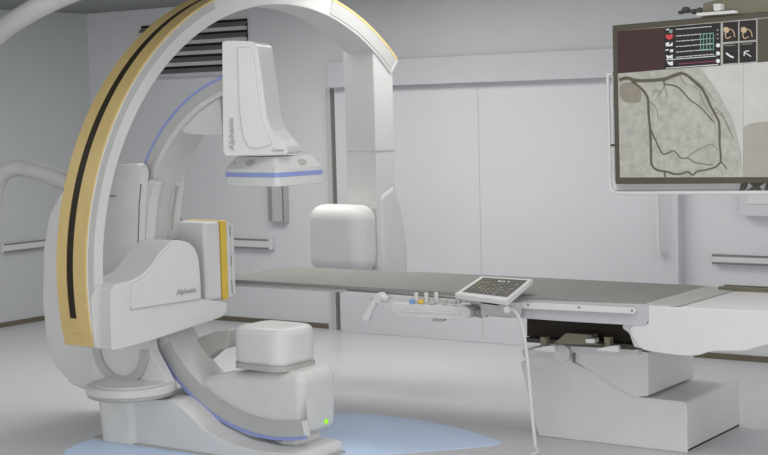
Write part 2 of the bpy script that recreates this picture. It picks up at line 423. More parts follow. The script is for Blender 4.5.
# least squares circle
def circ(q):
    A = [[2*x, 2*z, 1] for x, z in q]; b = [x*x+z*z for x, z in q]
    N = Matrix([[sum(r[i]*r[j] for r in A) for j in range(3)] for i in range(3)])
    v = Vector([sum(r[i]*bb for r, bb in zip(A, b)) for i in range(3)])
    s = N.inverted() @ v; return s[0], s[1], math.sqrt(s[2]+s[0]**2+s[1]**2)
kx, kz, KR = circ(c_fit)
st = thing('floor_c_arm', 'white floor-standing scanner with blue-edged C-shaped arm on a low flared base', 'medical scanner', SF, (kx-KR, .1, 0))
KW = .27
def ang(px, py):
    x, z = S(px, py); return math.degrees(math.atan2(z-kz, x-kx)) % 360
aE = ang(304, 430); aT = ang(228, 77)
aM = ang(255, 425)
arc('c_arm', (kx, kz), KR-.10, KR-.004, aT, aM, 0, KW, 'white2', st, bev=.006, n=110)
arc('c_arm_tip', (kx, kz), KR-.098, KR-.006, aM-1, aE, .001, .05, 'white2', st, bev=.004, n=30)
aS = ang(146, 180); aR = ang(160, 350)
arc('side_track', (kx, kz), KR-.070, KR-.012, aT, aS, -.005, .006, 'trim', st, n=60)
arc('side_track', (kx, kz), KR-.100, KR-.012, aR, aE-.2, -.005, .006, 'trim', st, n=60)
arc('blue_edge', (kx, kz), KR-.012, KR+.004, aT, aS, -.008, .012, 'blue', st, n=60)
arc('blue_edge', (kx, kz), KR-.016, KR+.004, aR, aE, -.008, .012, 'blue', st, n=60)
arc('inner_edge', (kx, kz), KR-.106, KR-.100, aR, aE, -.006, .006, 'trim', st, n=60)
# bracket up to the detector column
prism('detector_bracket', fillet(Sp([(224,86),(205,98),(190,112),(182,126),(190,134),(228,136)], .08), .02, 2), .03, KW-.03, 'white', st, bev=.01)
# detector column
DF = Frame(at_depth(250, 150, 8.42), -12)
def Dp(pts, w=0): return DF.poly(pts, w)
def prism_in(fr, name, poly, y0, y1, mt, parent, bev=0, seg=3, bm=None):
    """prism drawn in frame fr but owned by a thing standing in frame SF"""
    bm = bm or prism_bm(poly, y0, y1)
    for v in bm.verts: v.co = SF.loc(fr.O+fr.u*v.co.x+fr.n*v.co.y+Z*v.co.z)
    return mesh_obj(name, put(bm, parent), mt, parent, bev, seg)
dc = [(222,42),(226,40.5),(250,41),(257,44),(261,72),(264,95),(267,118),(272,130),(280,141),(287,148),(288,154),(225,156),(223,150)]
prism_in(DF, 'detector_column', fillet(Dp(dc), .015, 3), 0, .30, 'white', st, .018)
prism_in(DF, 'front_cover', fillet(Dp([(238,47),(253,48),(256,70),(258,92),(261,116),(266,131),(270,138),(273,144),(260,148),(250,148),(244,138),(240,110)]), .02, 3), -.012, .01, 'white', st, .01)
dr = DF.rot-SF.rot
def text_in(name, txt, px, py, size, width, shear=.15, up=False, off=-.004):
    x, z = DF.xz(px, py); P = DF.O+DF.u*x+DF.n*off+Z*z
    o = lettering(name, txt, SF.loc(P), size, 'text', st, shear=shear, width=width)
    loc = SF.loc(P)-root_off(st)
    o.matrix_local = Matrix.Translation(loc) @ Matrix.Rotation(dr, 4, 'Z') @ Matrix.Rotation(-math.pi/2 if up else 0, 4, 'Y') @ Matrix.Rotation(math.pi/2, 4, 'X')
text_in('side_lettering', 'Alphenix', 234.5, 150.5, .044, DF.xz(235, 117)[1]-DF.xz(235, 150.5)[1], up=True)
text_in('maker_lettering', 'Canon', 272.5, 151.6, .024, None, 0, off=-.0035)
# detector head, one corner towards the viewer
HF = Frame(at_depth(277, 180, 8.35), 50)
def in_S(fr, x, y):
    P = fr.O+fr.u*x+fr.n*y; l = SF.loc(P); return (l.x, l.y)
def square(fr, a0, a1, b0, b1, r):
    return [in_S(fr, x, y) for x, y in fillet([(a0, b0), (a1, b0), (a1, b1), (a0, b1)], r)]
ar = HF.xz(324, 175)[0]
al = .42
zz = lambda y: HF.xz(277, y)[1]
slab('detector_head', square(HF, 0, ar, 0, al, .03), zz(187), zz(177), 'white', st, bev=.006)
slab('blue_band', square(HF, -.002, ar+.002, -.002, al+.002, .03), zz(177.3), zz(173), 'blue', st)
slab('head_top', square(HF, .0, ar, 0, al, .03), zz(173.2), zz(169), 'white', st, bev=.004)
bm = bmesh.new()
pa = square(HF, .0, ar, .0, al, .03); pb = square(HF, .045, ar-.045, .045, al-.045, .03)
A = [bm.verts.new((x, y, zz(169.2))) for x, y in pa]; B = [bm.verts.new((x, y, zz(157))) for x, y in pb]
bm.faces.new(A[::-1]); bm.faces.new(B)
for i in range(len(A)): j = (i+1) % len(A); bm.faces.new((A[i], A[j], B[j], B[i]))
mesh_obj('head_bevel', put(bm, st), 'white2', st)
def oval(px, py, nvec, rx, rz, D, name='control_pad', mt='grey'):
    P = at_depth(px, py, D); l = SF.loc(P); s = nvec.cross(Z).normalized()
    bm = bmesh.new(); t2 = s.cross(nvec).normalized()
    for k, off in ((0, -.006), (1, .007)):
        pass
    ra = [bm.verts.new(l+s*rx*math.cos(a)+t2*rz*math.sin(a)-nvec*.008) for a in [i*math.pi/10 for i in range(20)]]
    rb = [bm.verts.new(l+s*rx*math.cos(a)+t2*rz*math.sin(a)+nvec*.004) for a in [i*math.pi/10 for i in range(20)]]
    bm.faces.new(ra); bm.faces.new(rb[::-1])
    for i in range(20): j = (i+1) % 20; bm.faces.new((ra[i], rb[i], rb[j], ra[j]))
    return mesh_obj(name, put(bm, st), mt, st)
def on_face(px, py, fr, along_u, inset):
    """point on the bevelled side of the head"""
    d = ray(px, py); n = fr.n if along_u else fr.u
    k = ((fr.O-CAM).dot(n)+inset)/d.dot(n); return CAM+d*k
for px, py, au in ((250.5, 163, False), (302, 162, True)):
    P = on_face(px, py, HF, au, .022)
    n = (-HF.n if au else -HF.u)
    nl = Vector((n.dot(SF.u), n.dot(SF.n), .75)).normalized()
    D = (P-CAM).dot(FH)
    oval(px, py, nl, .036, .021, D)
P = on_face(235, 163.5, HF, False, .022); n = -HF.u
oval(235, 163.5, Vector((n.dot(SF.u), n.dot(SF.n), .75)).normalized(), .006, .01, (P-CAM).dot(FH), 'status_mark', 'text')

# lower tube housing
CF = Frame(at_depth(281, 369, 8.34), 52)
zc = lambda y: CF.xz(279, y)[1]
ar = CF.xz(321, 363)[0]; al = .40
o = slab('tube_cap', square(CF, 0, ar, 0, al, .11), zc(371), zc(331), 'white', st, bev=.045, seg=6)
slab('cap_band', square(CF, -.003, ar+.003, -.003, al+.003, .11), zc(374), zc(368.5), 'grey', st)
body = [(183,392),(193,382),(206,377),(236,372.5),(290,371.5),(302,376),(302,432),(298,440),(200,440)]
prism('tube_housing', Sp(body, 0.02), .02, .36, 'white', st, bev=.07, seg=6)
g0 = S(322, 421, .24); GX = S(302, 400, .02)[0]
bm = bmesh.new()
bmesh.ops.create_uvsphere(bm, u_segments=16, v_segments=10, radius=1, matrix=Matrix.Translation((GX, .24, g0[1]))@Matrix.Diagonal((.008, .014, .016, 1)))
mesh_obj('green_indicator', put(bm, st), 'green', st)
prism('rear_bracket', fillet(Sp([(186,352),(202,337),(218,331),(232,329),(232,347),(220,350),(206,362),(202,378),(182,380)], KW), .01, 2), KW-.03, KW+.06, 'grey', st, bev=.006)

# stand column
sh = [(62,190),(50,213),(44.5,245),(43.5,300),(48,340),(58,370),(74,390),(100,397),(172,388),(176,300),(170,250),(147.5,186),(146,176),(145,165),(118,164),(108,168),(90,175)]
shell = [(62,192),(50,215),(44.5,248),(43.5,300),(47,338),(56,366),(72,384),(92,393),(120,393),(120,200),(95,185)]
YSH = .13
prism('rear_shell', fillet(Sp(shell, .15), .03, 3), YSH, .60, 'white', st, bev=.06, seg=5)
front = [(98,200),(106,168),(118,164.5),(138,164),(141,172),(140,182),(138,205),(137,240),(137.5,262),(146,300),(150,350),(168,384),(160,388),(100,388),(92,370),(92,250)]
prism('column', fillet(Sp(front, -.12), .02, 3), -.12, -.05, 'white', st, bev=.012)
back = [(98,200),(106,168),(118,164.5),(128,165),(126,262),(130,340),(150,386),(100,388),(92,370),(92,250)]
prism('column_back', fillet(Sp(back, -.06), .02, 3), -.06, .2, 'white', st, bev=.02)
a = Sp([(104.5,195.5),(116,195.2),(116,196.5),(104.5,196.8)], -.121)
prism('column_seam', a, -.1235, -.118, 'line', st)
g = Sp([(138,262),(137.6,240),(138.6,205),(140.4,184),(141.4,184),(139.6,205),(138.6,240),(139,262)], -.121)
prism('column_edge', g, -.1215, -.119, 'line', st)
prism('yoke', Sp([(139,184),(149,185),(151,179),(157,183),(152,205),(149,240),(150,300),(162,330),(150,345),(134,300),(135,220)], -.03), -.05, .02, 'white2', st, bev=.006)
prism('inner_guard', fillet(Sp([(176,176),(180,177),(180,186),(177,205),(174,240),(170,240),(172,205)], KW-.02), .008, 2), KW-.06, KW+.02, 'white2', st, bev=.005)
prism('guard_line', Sp([(176.4,186),(177.0,186),(173,212),(171.2,230),(170.6,230),(172.4,210)], KW-.065), KW-.066, KW-.05, 'grey', st)
# ring shaped bearing under the arm
b0 = S(120, 348, -.13); rb = abs(S(148, 350, -.13)[0]-b0[0])
arc('bearing_ring', b0, rb-.06, rb, 180, 360, -.14, -.11, 'trim', st, bev=.006, n=40)
# turntable and base
tc = on_z(131, 381, .30); tl = SF.loc(tc)
zt_ = S(131, 385, 0)[1]
zt1 = .38
tc = SF.loc(on_z(131, 383, zt1)); rt = .262
lathe('turntable', [(rt, zt1-.045), (rt+.004, zt1-.04), (rt+.004, zt1-.008), (rt-.006, zt1)], (tc.x, tc.y), 'white2', st, seg=64)
lathe('turntable_edge', [(rt-.02, zt1-.07), (rt-.005, zt1-.062), (rt-.005, zt1-.045), (rt-.02, zt1-.044)], (tc.x, tc.y), 'grey', st, seg=64)
lathe('turntable_disc', [(rt-.05, zt1-.01), (rt-.055, zt1+.006), (rt-.07, zt1+.008)], (tc.x, tc.y), 'white', st, seg=64)
bw = -.17
zb0 = 0
base = Sp([(120,399),(172,400),(186,412),(204,430),(230,444),(262,452),(284,453),(296,456)], bw)
base = base+[(base[-1][0]+.01, zb0), (base[0][0], zb0)]
prism('base', fillet(base, .04, 3), bw+.0, .26, 'white', st, bev=.03, seg=4)
toe = Sp([(200,432),(240,441),(280,441),(290,434),(298,437)], .05)
prism('base_toe', toe+[(toe[-1][0], 0), (toe[0][0], 0)], .04, .27, 'white', st, bev=.02)
ped = Sp([(88,396),(132,399)], bw-.03)
xm0 = ped[0][0]; xm1 = ped[1][0]; ztp = ped[0][1]
pl = fillet([(xm0, bw+.06), (xm0+.08, bw-.03), (xm1-.02, bw-.03), (xm1+.02, bw+.05), (xm1, .4), (xm0, .4)], .05, 4)
bm = bmesh.new()
A = [bm.verts.new((x, y, zb0)) for x, y in [((xx-xm1)*.90+xm1, yy) for xx, yy in pl]]; B = [bm.verts.new((x, y, ztp)) for x, y in pl]
bm.faces.new(A[::-1]); bm.faces.new(B)
for i in range(len(A)): j = (i+1) % len(A); bm.faces.new((A[i], A[j], B[j], B[i]))
mesh_obj('base_pedestal', put(bm, st), 'warm', st, bev=.01)
slab('floor_gasket', [(x, y) for x, y in ((xm0-.0, bw-.02), (base[-2][0]+.02, bw), (base[-2][0]+.01, .26), (xm0, .26))], .002, .014, 'grey', st)

# ================================================================== PATIENT TABLE
zT = .88
YT = on_z(647, 303, zT).y
TF = Frame((0, YT), math.degrees(-PSI))
def Tt(px, py, w=0): return TF.xz(px, py, w)
def Tp(pts, w=0): return [Tt(x, y, w) for x, y in pts]
def top_xy(px, py, z=zT): l = TF.loc(on_z(px, py, z)); return (l.x, l.y)
xr = top_xy(647, 303)[0]
wR = top_xy(713, 286)[1]; wL = top_xy(410, 272)[1]
tab = thing('patient_table', 'long white patient table with flat grey top on a stepped white pedestal', 'examination table', TF, (-3.75, .4, 0))
xl = top_xy(226, 277)[0]
x1 = top_xy(425, 270.5)[0]; x0 = top_xy(410, 272)[0]
plan = [(xl+.03, .0), (xr, 0), (xr+.0, wR), (x1, wR), (x0, wL), (xl+.03, wL), (xl, wL-.1), (xl, .1)]
bm = slab_bm(plan, zT-.022, zT)
mesh_obj('tabletop', put(bm, tab), 'top', tab, bev=.004)
# the sloping foot end of the top
bm = bmesh.new()
zce = zT-.008
pe = TF.loc(on_z(684, 305, zce)); qe = TF.loc(on_z(709, 297, zce))
v = [bm.verts.new(p) for p in ((xr, .004, zT), (xr, wR, zT), (qe.x+.02, wR, zce), (pe.x, .004, zce), (xr-.01, .004, zce-.01), (xr-.01, wR, zce-.01))]
for f in ((0, 3, 2, 1), (0, 4, 3), (1, 2, 5), (4, 5, 2, 3), (0, 1, 5, 4)): bm.faces.new([v[i] for i in f])
mesh_obj('top_end', put(bm, tab), 'grey', tab)
# light underside lip
xs = Tt(345, 288)[0]; xe = Tt(455, 297)[0]
box('top_lip', (xl+.02, .015, zT-.045), (xs+.5, wL-.03, zT-.023), 'trim', tab, bev=.003)
prism('side_frame', fillet(Tp([(340,287),(346,286.5),(460,295.5),(510,299),(510,318),(484,316),(470,303),(344,294)], .008), .006, 2), .004, .03, 'plate', tab, bev=.003)
prism('side_plate', fillet(Tp([(482,298),(648,304.5),(648,321),(645,326),(560,321),(484,315.5)], -.004), .008, 2), -.006, .02, 'plate', tab, bev=.003)
prism('side_rail', fillet(Tp([(344,291),(460,299.5),(460,304),(344,295)], -.012), .004, 2), -.018, .0, 'white2', tab, bev=.002)
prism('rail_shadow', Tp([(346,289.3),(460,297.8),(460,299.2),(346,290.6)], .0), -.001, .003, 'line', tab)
r2 = prism('accessory_rail', fillet(Tp([(519,301.5),(633,307.5),(637,310),(635,313.5),(519,308)], -.02), .006, 3), -.032, -.012, 'white', tab, bev=.002)
for px, py in ((528, 304.8), (579, 307.5), (632, 310.6)):
    c = Tt(px, py, -.033); cyl_y('screw', c, .0065, -.0345, -.03, 'line', r2, 12)
# white carriage body
cb = [(634,323),(648,324),(648,305.6),(690,307.4),(768,311.5),(850,315),(850,338),(800,340),(768,344),(746,351.5),(711,351),(696,356.5),(672,355),(652,352),(640,349),(629,331)]
prism('carriage', fillet(Tp(cb, -.0), [.008,.008,.008,.02,.02,.02,.1,.1,.12,.1,.1,.08,.05,.03,.03,.02], 5), 0, wR+.02, 'white', tab, bev=.02, seg=4)
prism('carriage_rail', Tp([(708,286.5),(860,294),(860,297),(708,290)], wR-.0), wR+.0, wR+.06, 'white', tab, bev=.003)
sx = top_xy(704, 291)[0]; ex = Tt(855, 300)[0]
zc1 = Tt(690, 305.5)[1]
for k, (yo, mt_) in enumerate(((wR-.10, 'olive'), (wR-.06, 'trim'), (wR-.02, 'olive'))):
    box('guide_track', (sx+.03, yo, zc1-.02), (ex, yo+.03, zc1+.012-.006*(k % 2)), mt_, tab)
# open underside with lifting mechanics
xa = Tt(514, 320, .1)[0]; xb = Tt(640, 330, .1)[0]
zu = Tt(560, 318, .0)[1]
prism('underside', Tp([(527,312),(648,318),(648,350),(527,336)], .30), .30, .36, 'slot', tab)
prism('underside_roof', Tp([(514,313),(640,319),(640,322),(514,317)], .04), .04, .36, 'dark', tab)
prism('underside_end', fillet(Tp([(624,321),(640,321),(648,350),(634,347),(629,333),(622,328)], .03), .01, 2), .03, .30, 'white2', tab, bev=.004)
prism('lift_plate', fillet(Tp([(553,344),(566,333),(592,335),(590,342),(604,345)], .12), .006, 2), .12, .2, 'olive', tab, bev=.003)
prism('lift_bar', Tp([(524,338),(634,345),(634,350),(524,342)], .2), .2, .28, 'dark', tab)
for x_ in (543, 607):
    prism('lift_bracket', Tp([(x_-3,337),(x_+3,337.5),(x_+3,347),(x_+7,348),(x_+7,350),(x_-5,349.5),(x_-5,347),(x_-2,346.5)], .1), .1, .14, 'olive', tab)
    prism('bracket_foot', fillet(Tp([(x_+3,346),(x_+12,345),(x_+14,352),(x_-8,350),(x_-8,348)], .09), .003, 2), .07, .1, 'white2', tab, bev=.002)
prism('lift_block', fillet(Tp([(587,338),(596,338.5),(596,343),(587,342.5)], .1), .005, 2), .08, .14, 'white', tab, bev=.004)
# pedestal
PB = on_z(683, 453, 0).y-YT
upf = [(532,352),(690,352),(690,353)]
hw = .02
def B_(px, py, w=PB): return TF.xz(px, py, w)
lower = [B_(x, y) for x, y in ((520,362),(537,358),(600,366),(640,384),(690,401),(690,453))]
xr_l = B_(687, 430)[0]; z_top = B_(687, 402)[1]
yb1 = PB+.78
outl = [B_(520,362), B_(560,356), B_(590,370), B_(640,397), (xr_l, z_top), (xr_l, .0), (B_(538,438)[0], .0)]
prism('pedestal_base', fillet(outl, [.02,.01,.01,.01,.03,.01,.02], 4), PB, yb1, 'white', tab, bev=.045, seg=4)
# upper block with diagonal lower edge
ux1 = B_(648, 370, PB-.02)[0]
up = [B_(524,356,PB-.02), B_(574,344,PB-.02), (ux1, B_(645,352,PB-.02)[1]), (ux1, B_(645,396,PB-.02)[1]), B_(632,396.5,PB-.02), B_(574,361,PB-.02), B_(530,372,PB-.02)]
prism('pedestal_head', fillet(up, .015, 3), PB-.02, PB+.62, 'white', tab, bev=.045, seg=4)
prism('pedestal_lid', fillet([B_(522,350,PB-.03), B_(560,345,PB-.03), B_(640,349,PB-.03), B_(640,356,PB-.03), B_(574,355,PB-.03), B_(524,358,PB-.03)], .01, 2), PB-.04, PB+.45, 'white2', tab, bev=.008)
pc = B_(562, 353, PB-.06)
cyl_y('pivot_cap', pc, .055, PB-.075, PB-.02, 'white', tab, 32, .01)
prism('pivot_mark', [B_(x, y, PB-.06) for x, y in ((572.5,353),(574,353),(573.8,362),(572.5,362))], PB-.062, PB-.04, 'line', tab)
box('pedestal_core', (B_(560, 380)[0], PB+.08, .5), (B_(630, 380)[0], PB+.42, zT-.1), 'white2', tab)
box('pedestal_foot', (B_(538, 438)[0]+.0, PB+.01, .0), (xr_l, yb1-.01, .02), 'grey', tab)

# ---- console on the rail
con = thing('control_tablet', 'white tilted control tablet with dark button screen and dangling cable, clamped to the table edge', 'control panel', TF, (Tt(495, 305)[0], -.05, zT-.1))
za = zT+.025; zbk = zT+.085
c4 = [TF.loc(on_z(454.5, 293.5, za)), TF.loc(on_z(507, 300.5, za)), TF.loc(on_z(532.5, 279, zbk)), TF.loc(on_z(481, 276, zbk))]
def quad_slab(name, corners, th, lift, mt_, parent, inset=None, bev=0):
    a, b, c, d = corners
    if inset:
        f = lambda s, t: (a*(1-s)+b*s)*(1-t)+(d*(1-s)+c*s)*t
        s0_, s1_, t0_, t1_ = inset; a, b, c, d = f(s0_, t0_), f(s1_, t0_), f(s1_, t1_), f(s0_, t1_)
    n = (corners[1]-corners[0]).cross(corners[3]-corners[0]).normalized()
    bm = bmesh.new(); P = [q+n*lift for q in (a, b, c, d)]; Q = [q-n*th for q in P]
    A = [bm.verts.new(q) for q in P]; B = [bm.verts.new(q) for q in Q]
    bm.faces.new(A); bm.faces.new(B[::-1])
    for i in range(4): j = (i+1) % 4; bm.faces.new((A[i], B[i], B[j], A[j]))
    return mesh_obj(name, put(bm, parent), mt_, parent, bev)
quad_slab('panel_housing', c4, .03, 0, 'white', con, bev=.005)
scn = quad_slab('button_screen', c4, .002, .001, 'dark', con, inset=(.09, .94, .13, .92))
cols = ['ygreen', 'pink', 'olive', 'olive', 'mid', 'mid', 'mid', 'ygreen']
for r_ in range(7):
    for k in range(8):
        if r_ in (0, 6) and k not in (3, 4, 5): continue
        if random.random() < .18: continue
        u0 = .16+.094*k; v0_ = .16+.102*r_
        quad_slab('key', c4, .002, .0025, 'scrwhite' if r_ == 6 else random.choice(cols), scn, inset=(u0, u0+random.uniform(.03, .07), v0_, v0_+.035))
prism('clamp', fillet(Tp([(484,300),(520,302),(520,316),(484,314.5)], -.06), .004, 2), -.10, -.035, 'trim', con, bev=.004)
prism('panel_neck', fillet(Tp([(462,297),(506,301),(502,305),(466,300)], -.06), .004, 2), -.10, -.01, 'trim', con, bev=.003)
cc = Tt(474, 312, -.05)
bm = tube_bm([(Tt(477.5, 312, -.06)[0], -.06, cc[1]), (Tt(487, 312.5, -.06)[0], -.06, cc[1]-.003)], .022, 16, smooth=False)
mesh_obj('knob_shaft', put(bm, con), 'white', con)
for px in (472, 475.5):
    c = Tt(px+5, 309, -.06); tube('collar', [(c[0], -.06, cc[1]), (c[0]+.012, -.06, cc[1])], .027 if px == 472 else .03, 'mid', con, smooth=False, seg=20)
# cable
cp = [Tt(509, 309, -.1), Tt(514, 310, -.1), Tt(519, 317, -.1), Tt(523, 329, -.1), Tt(527, 352, -.1), Tt(530, 385, -.1), Tt(533, 420, -.1), Tt(536, 455, -.1)]
cpts = [(x, -.105, z) for x, z in cp]
cpts[-1] = (cpts[-1][0], -.11, max(.06, cpts[-1][2])); cpts.append((cpts[-1][0]+.005, -.15, .013)); cpts.append((cpts[-1][0], -.9, .012))
tube('cable_line', cpts, .0105, 'white2', con)
c = Tt(508, 309.5, -.1)
tube('cable_plug', [(c[0]-.01, -.08, c[1]), (c[0]+.005, -.12, c[1]+.002)], .02, 'white', con, smooth=False, seg=16)
# lever handle
lev = thing('lever_handle', 'white bent positioning lever hanging from the left end of the table rail', 'handle', TF, (Tt(385, 297)[0], -.04, Tt(385, 297)[1]))
l1 = [Tt(388, 300, -.07), Tt(381, 297.5, -.07), Tt(375, 302, -.07), Tt(370, 310, -.07), Tt(366, 318, -.07)]
tube('lever_arm', [(x, -.07, z) for x, z in l1], lambda s: .019+.014*s**3, 'white', lev, seg=16)
c = Tt(382, 297, -.04); cyl_y('lever_hub', c, .03, -.085, -.024, 'white', lev, 20, .004)
c = Tt(372, 299.5, -.05); cyl_y('lever_screw', c, .010, -.06, -.024, 'trim', lev, 12)
# control box on the rail
cbx = thing('rail_control_box', 'white translucent side box with small knobs clipped under the table rail', 'control box', TF, (Tt(430, 310)[0], -.05, Tt(430, 318)[1]))
prism('box_body', fillet(Tp([(396,302),(472,305.5),(476,309),(474,317),(466,318.5),(405,315),(398,311)], -.06), .012, 3), -.12, -.02, 'white2', cbx, bev=.008)
prism('box_ridge', fillet(Tp([(399,309.5),(460,312.5),(460,314.2),(400,311.5)], -.125), .003, 2), -.128, -.115, 'white', cbx, bev=.002)
prism('box_latch', fillet(Tp([(436,317.5),(447,318),(445,321),(434,320.5)], -.06), .003, 2), -.09, -.05, 'grey', cbx, bev=.002)
for px, py, mt_, h in ((412, 302.5, 'cyan', 3.2), (421, 302.8, 'gold', 3.2), (432, 302.8, 'trim', 3), (444, 302.5, 'grey', 2.4), (454, 303, 'grey', 2.4)):
    c = Tt(px, py, -.09); q = Tt(px, py-h, -.09)
    lathe('knob', [(.017, c[1]-.004), (.018, q[1]-.006), (.014, q[1])], (c[0], -.09), mt_, cbx, seg=16)
for px in (416, 426, 436):
    c = Tt(px, 300, -.05); q = Tt(px, 292.5, -.05)
    lathe('clear_cap', [(.012, c[1]-.01), (.013, q[1]-.004), (.009, q[1])], (c[0], -.045), 'white', cbx, seg=16)

# ================================================================== MONITOR
MF = Frame(at_depth(690, 105, 7.6), -42)
def Mp(pts, w=0): return MF.poly(pts, w)
def Mm(px, py, w=0): return MF.xz(px, py, w)
TL, TR, BR, BL = Mm(612, 25.5), Mm(768, 11.5), Mm(768, 183.3), Mm(615, 184)
kx_ = 1.42
def ext(a, b, k): return (a[0]+(b[0]-a[0])*k, a[1]+(b[1]-a[1])*k)
TR2 = ext(TL, TR, 1.45); BR2 = ext(BL, BR, 1.45)
mo = thing('monitor', 'large ceiling-hung monitor showing a grey vessel X-ray and dark readouts', 'monitor', MF, ((TL[0]+TR2[0])/2, .05, H))
prism('casing', [TL, TR2, BR2, BL], 0, .07, 'bezel', mo, bev=.006)
def scr(name, pts, mt_, d, parent, th=.002): return prism(name, Mp(pts, -d), -d, -d+th, mt_, parent, smooth=False)
sc_ = scr('screen', [(617.5,31),(850,10),(850,177),(620,177.5)], 'angio', .002, mo)
scr('angiogram_panel', [(617.8,73.5),(743,63.8),(743,177),(620,177.5)], 'angio', .0035, sc_)
scr('pale_wedge', [(700,67.5),(743,64.5),(743,176),(741,150),(733,120),(716,88)], 'angio2', .0045, sc_)
scr('second_panel', [(743.5,63.8),(850,55),(850,177),(743.5,177)], 'angio2', .0035, sc_)
scr('second_shade', [(743.5,177),(743.5,127),(750,123.5),(760,122),(790,121),(850,118),(850,177)], 'angio3', .0045, sc_)
scr('maroon_panel', [(617.3,31),(664.5,27.3),(664.5,69.5),(617.8,73.5)], 'maroon', .0035, sc_)
scr('waveform_panel', [(664.5,27.3),(720.5,22.5),(720.5,65.3),(664.5,69.5)], 'scrblack', .0035, sc_)
for a_, b_2, y0_, y1_ in ((723,738,22.4,42.3),(739.5,756,21,41),(723,738,44.3,64),(739.5,756,43,62.8)):
    scr('readout_tile', [(a_, y0_),(b_2, y0_-1.3),(b_2, y1_-1.3),(a_, y1_)], 'scrblack', .0035, sc_)
scr('side_readout', [(757.5,19),(850,11),(850,54.5),(757.5,62.5)], 'bezel', .0035, sc_)
def ribbon(name, pts, wpx, mt_, d, parent, n=5, wend=None):
    q = spline([Vector((x, y)) for x, y in pts], n); N = len(q); bm = bmesh.new(); prev = None
    for i in range(N):
        t = (q[min(i+1, N-1)]-q[max(i-1, 0)]); t = t.normalized(); nn = Vector((-t.y, t.x))
        ww = (wpx+((wend if wend is not None else wpx)-wpx)*i/(N-1))/2
        a, b = q[i]+nn*ww, q[i]-nn*ww
        A_, B2 = Mm(a.x, a.y, -d), Mm(b.x, b.y, -d)
        va = [bm.verts.new((A_[0], -d, A_[1])), bm.verts.new((B2[0], -d, B2[1])), bm.verts.new((B2[0], -d+.001, B2[1])), bm.verts.new((A_[0], -d+.001, A_[1]))]
        if prev:
            for k in range(4): bm.faces.new((prev[k], prev[(k+1) % 4], va[(k+1) % 4], va[k]))
        else: bm.faces.new(va)
        prev = va
    bm.faces.new(prev[::-1])
    return mesh_obj(name, put(bm, parent), mt_, parent, smooth=False)
D1 = .0060
ribbon('vessel', [(619,80),(627,78),(636,80.5),(650,80.5),(664.5,79),(674,75.5),(682,73)], 3.4, 'vessel', D1, sc_, wend=3.4)
ribbon('vessel', [(682,73),(688,76),(693,80.5),(698,85),(702,89),(707,98),(711,107),(716,116),(719,123),(719.5,135),(719.5,144),(720.5,154),(720.5,162)], 2.9, 'vessel', D1, sc_, wend=1.7)
ribbon('vessel', [(720.5,162),(717,166),(713,168),(705,170),(697,171.5),(693,175),(689,172.5),(686,172),(680,174),(673,173.7),(668,172),(665,171.5),(659,170.5),(654,168),(651.5,164),(651,159),(650.5,140),(650,129),(648.5,114),(648,100),(645.5,94),(642.5,90),(637,85),(631.5,81)], 1.5, 'vessel', D1, sc_, wend=2.5)
ribbon('vessel', [(665,171.5),(664.5,174),(665,177)], 1.8, 'vessel', D1, sc_)
ribbon('vessel', [(650,129),(655,139),(659,148),(663,154),(668,153),(673,150.6),(677,154),(681,158),(687,158),(690,159),(694,162),(703,164),(713,165)], 1.4, 'vessel', D1, sc_, wend=.7)
ribbon('vessel', [(664,80),(664.5,84),(671,85),(677.7,87),(683,92),(686.5,96),(690,100),(696,104),(702,109),(704,111),(710,118),(715,123)], 1.5, 'vessel', D1, sc_, wend=.9)
ribbon('vessel', [(721,162),(724,165),(726.6,169)], 1.1, 'vessel', D1, sc_)
for pts in ([(664.5,84),(662,90),(657,98)], [(664.5,84),(666,92),(668,99)], [(680,76),(684,83),(692,86),(699,90)], [(699,90),(704,104),(713,116)],
            [(711,107),(720,112),(728,126),(733,138)], [(702,148),(711,144.5),(718,150)], [(713,112),(722,116),(730,133)], [(660,92),(655,90),(652,97)],
            [(686,158),(694,152),(702,148)], [(688,76),(700,84),(716,102)], [(649,101),(656,108),(658,118)]):
    ribbon('fine_vessel', pts, .8, 'vessel2', D1, sc_, wend=.5)
scr('contrast_blot', fillet([(620,84),(631,82),(639,87),(642,95),(640,102),(631,104),(623,101),(619,94)], 4, 5), 'blot', .0050, sc_)
# readouts
for i, y in enumerate((29.3, 36, 41.3, 46.6, 52.0, 57.2)):
    x = 676
    while x < 711:
        l = random.uniform(1.4, 4)
        scr('trace', [(x, y-.085*(x-676)-.35), (x+l, y-.085*(x-676)-.35), (x+l, y-.085*(x-676)+.35), (x, y-.085*(x-676)+.35)], 'scrwhite', .0050, sc_, .001)
        x += l+random.uniform(.3, .8)
for x in (700.5, 703.5, 706.8, 710, 713.4): ribbon('grid_line', [(x, 33.5), (x, 50.5)], .7, 'scrgreen', .0052, sc_, 1)
for y in (34, 39.5, 45, 50.5): ribbon('grid_line', [(700, y), (713.5, y-1.1)], .6, 'scrgreen', .0053, sc_, 1)
ribbon('baseline', [(666, 59.9), (716, 56)], .7, 'scrwhite', .0050, sc_, 1)
ribbon('baseline', [(666, 68.2), (718, 64.5)], .7, 'scrwhite', .0050, sc_, 1)
ribbon('pink_trace', [(678, 64), (716, 61)], 1.0, 'scrpink', .0050, sc_, 1)
def dot(name, x, y, rx, ry, mt_, d=.0054):
    scr(name, [(x+rx*math.cos(a*math.pi/8), y+ry*math.sin(a*math.pi/8)) for a in range(16)], mt_, d, sc_, .001)
for y in (45.3, 53.4, 61): dot('round_icon', 718, y, 2, 2.1, 'scrwhite')
for y in (30, 34.5, 38.5): dot('round_icon', 717.6, y, .9, 1, 'mid')
scr('heart_icon', [(665.5,35.5),(667,34.3),(669,35.4),(671,34),(672.8,35),(672.6,37.5),(669.5,40),(666.2,38)], 'scrred', .0054, sc_)
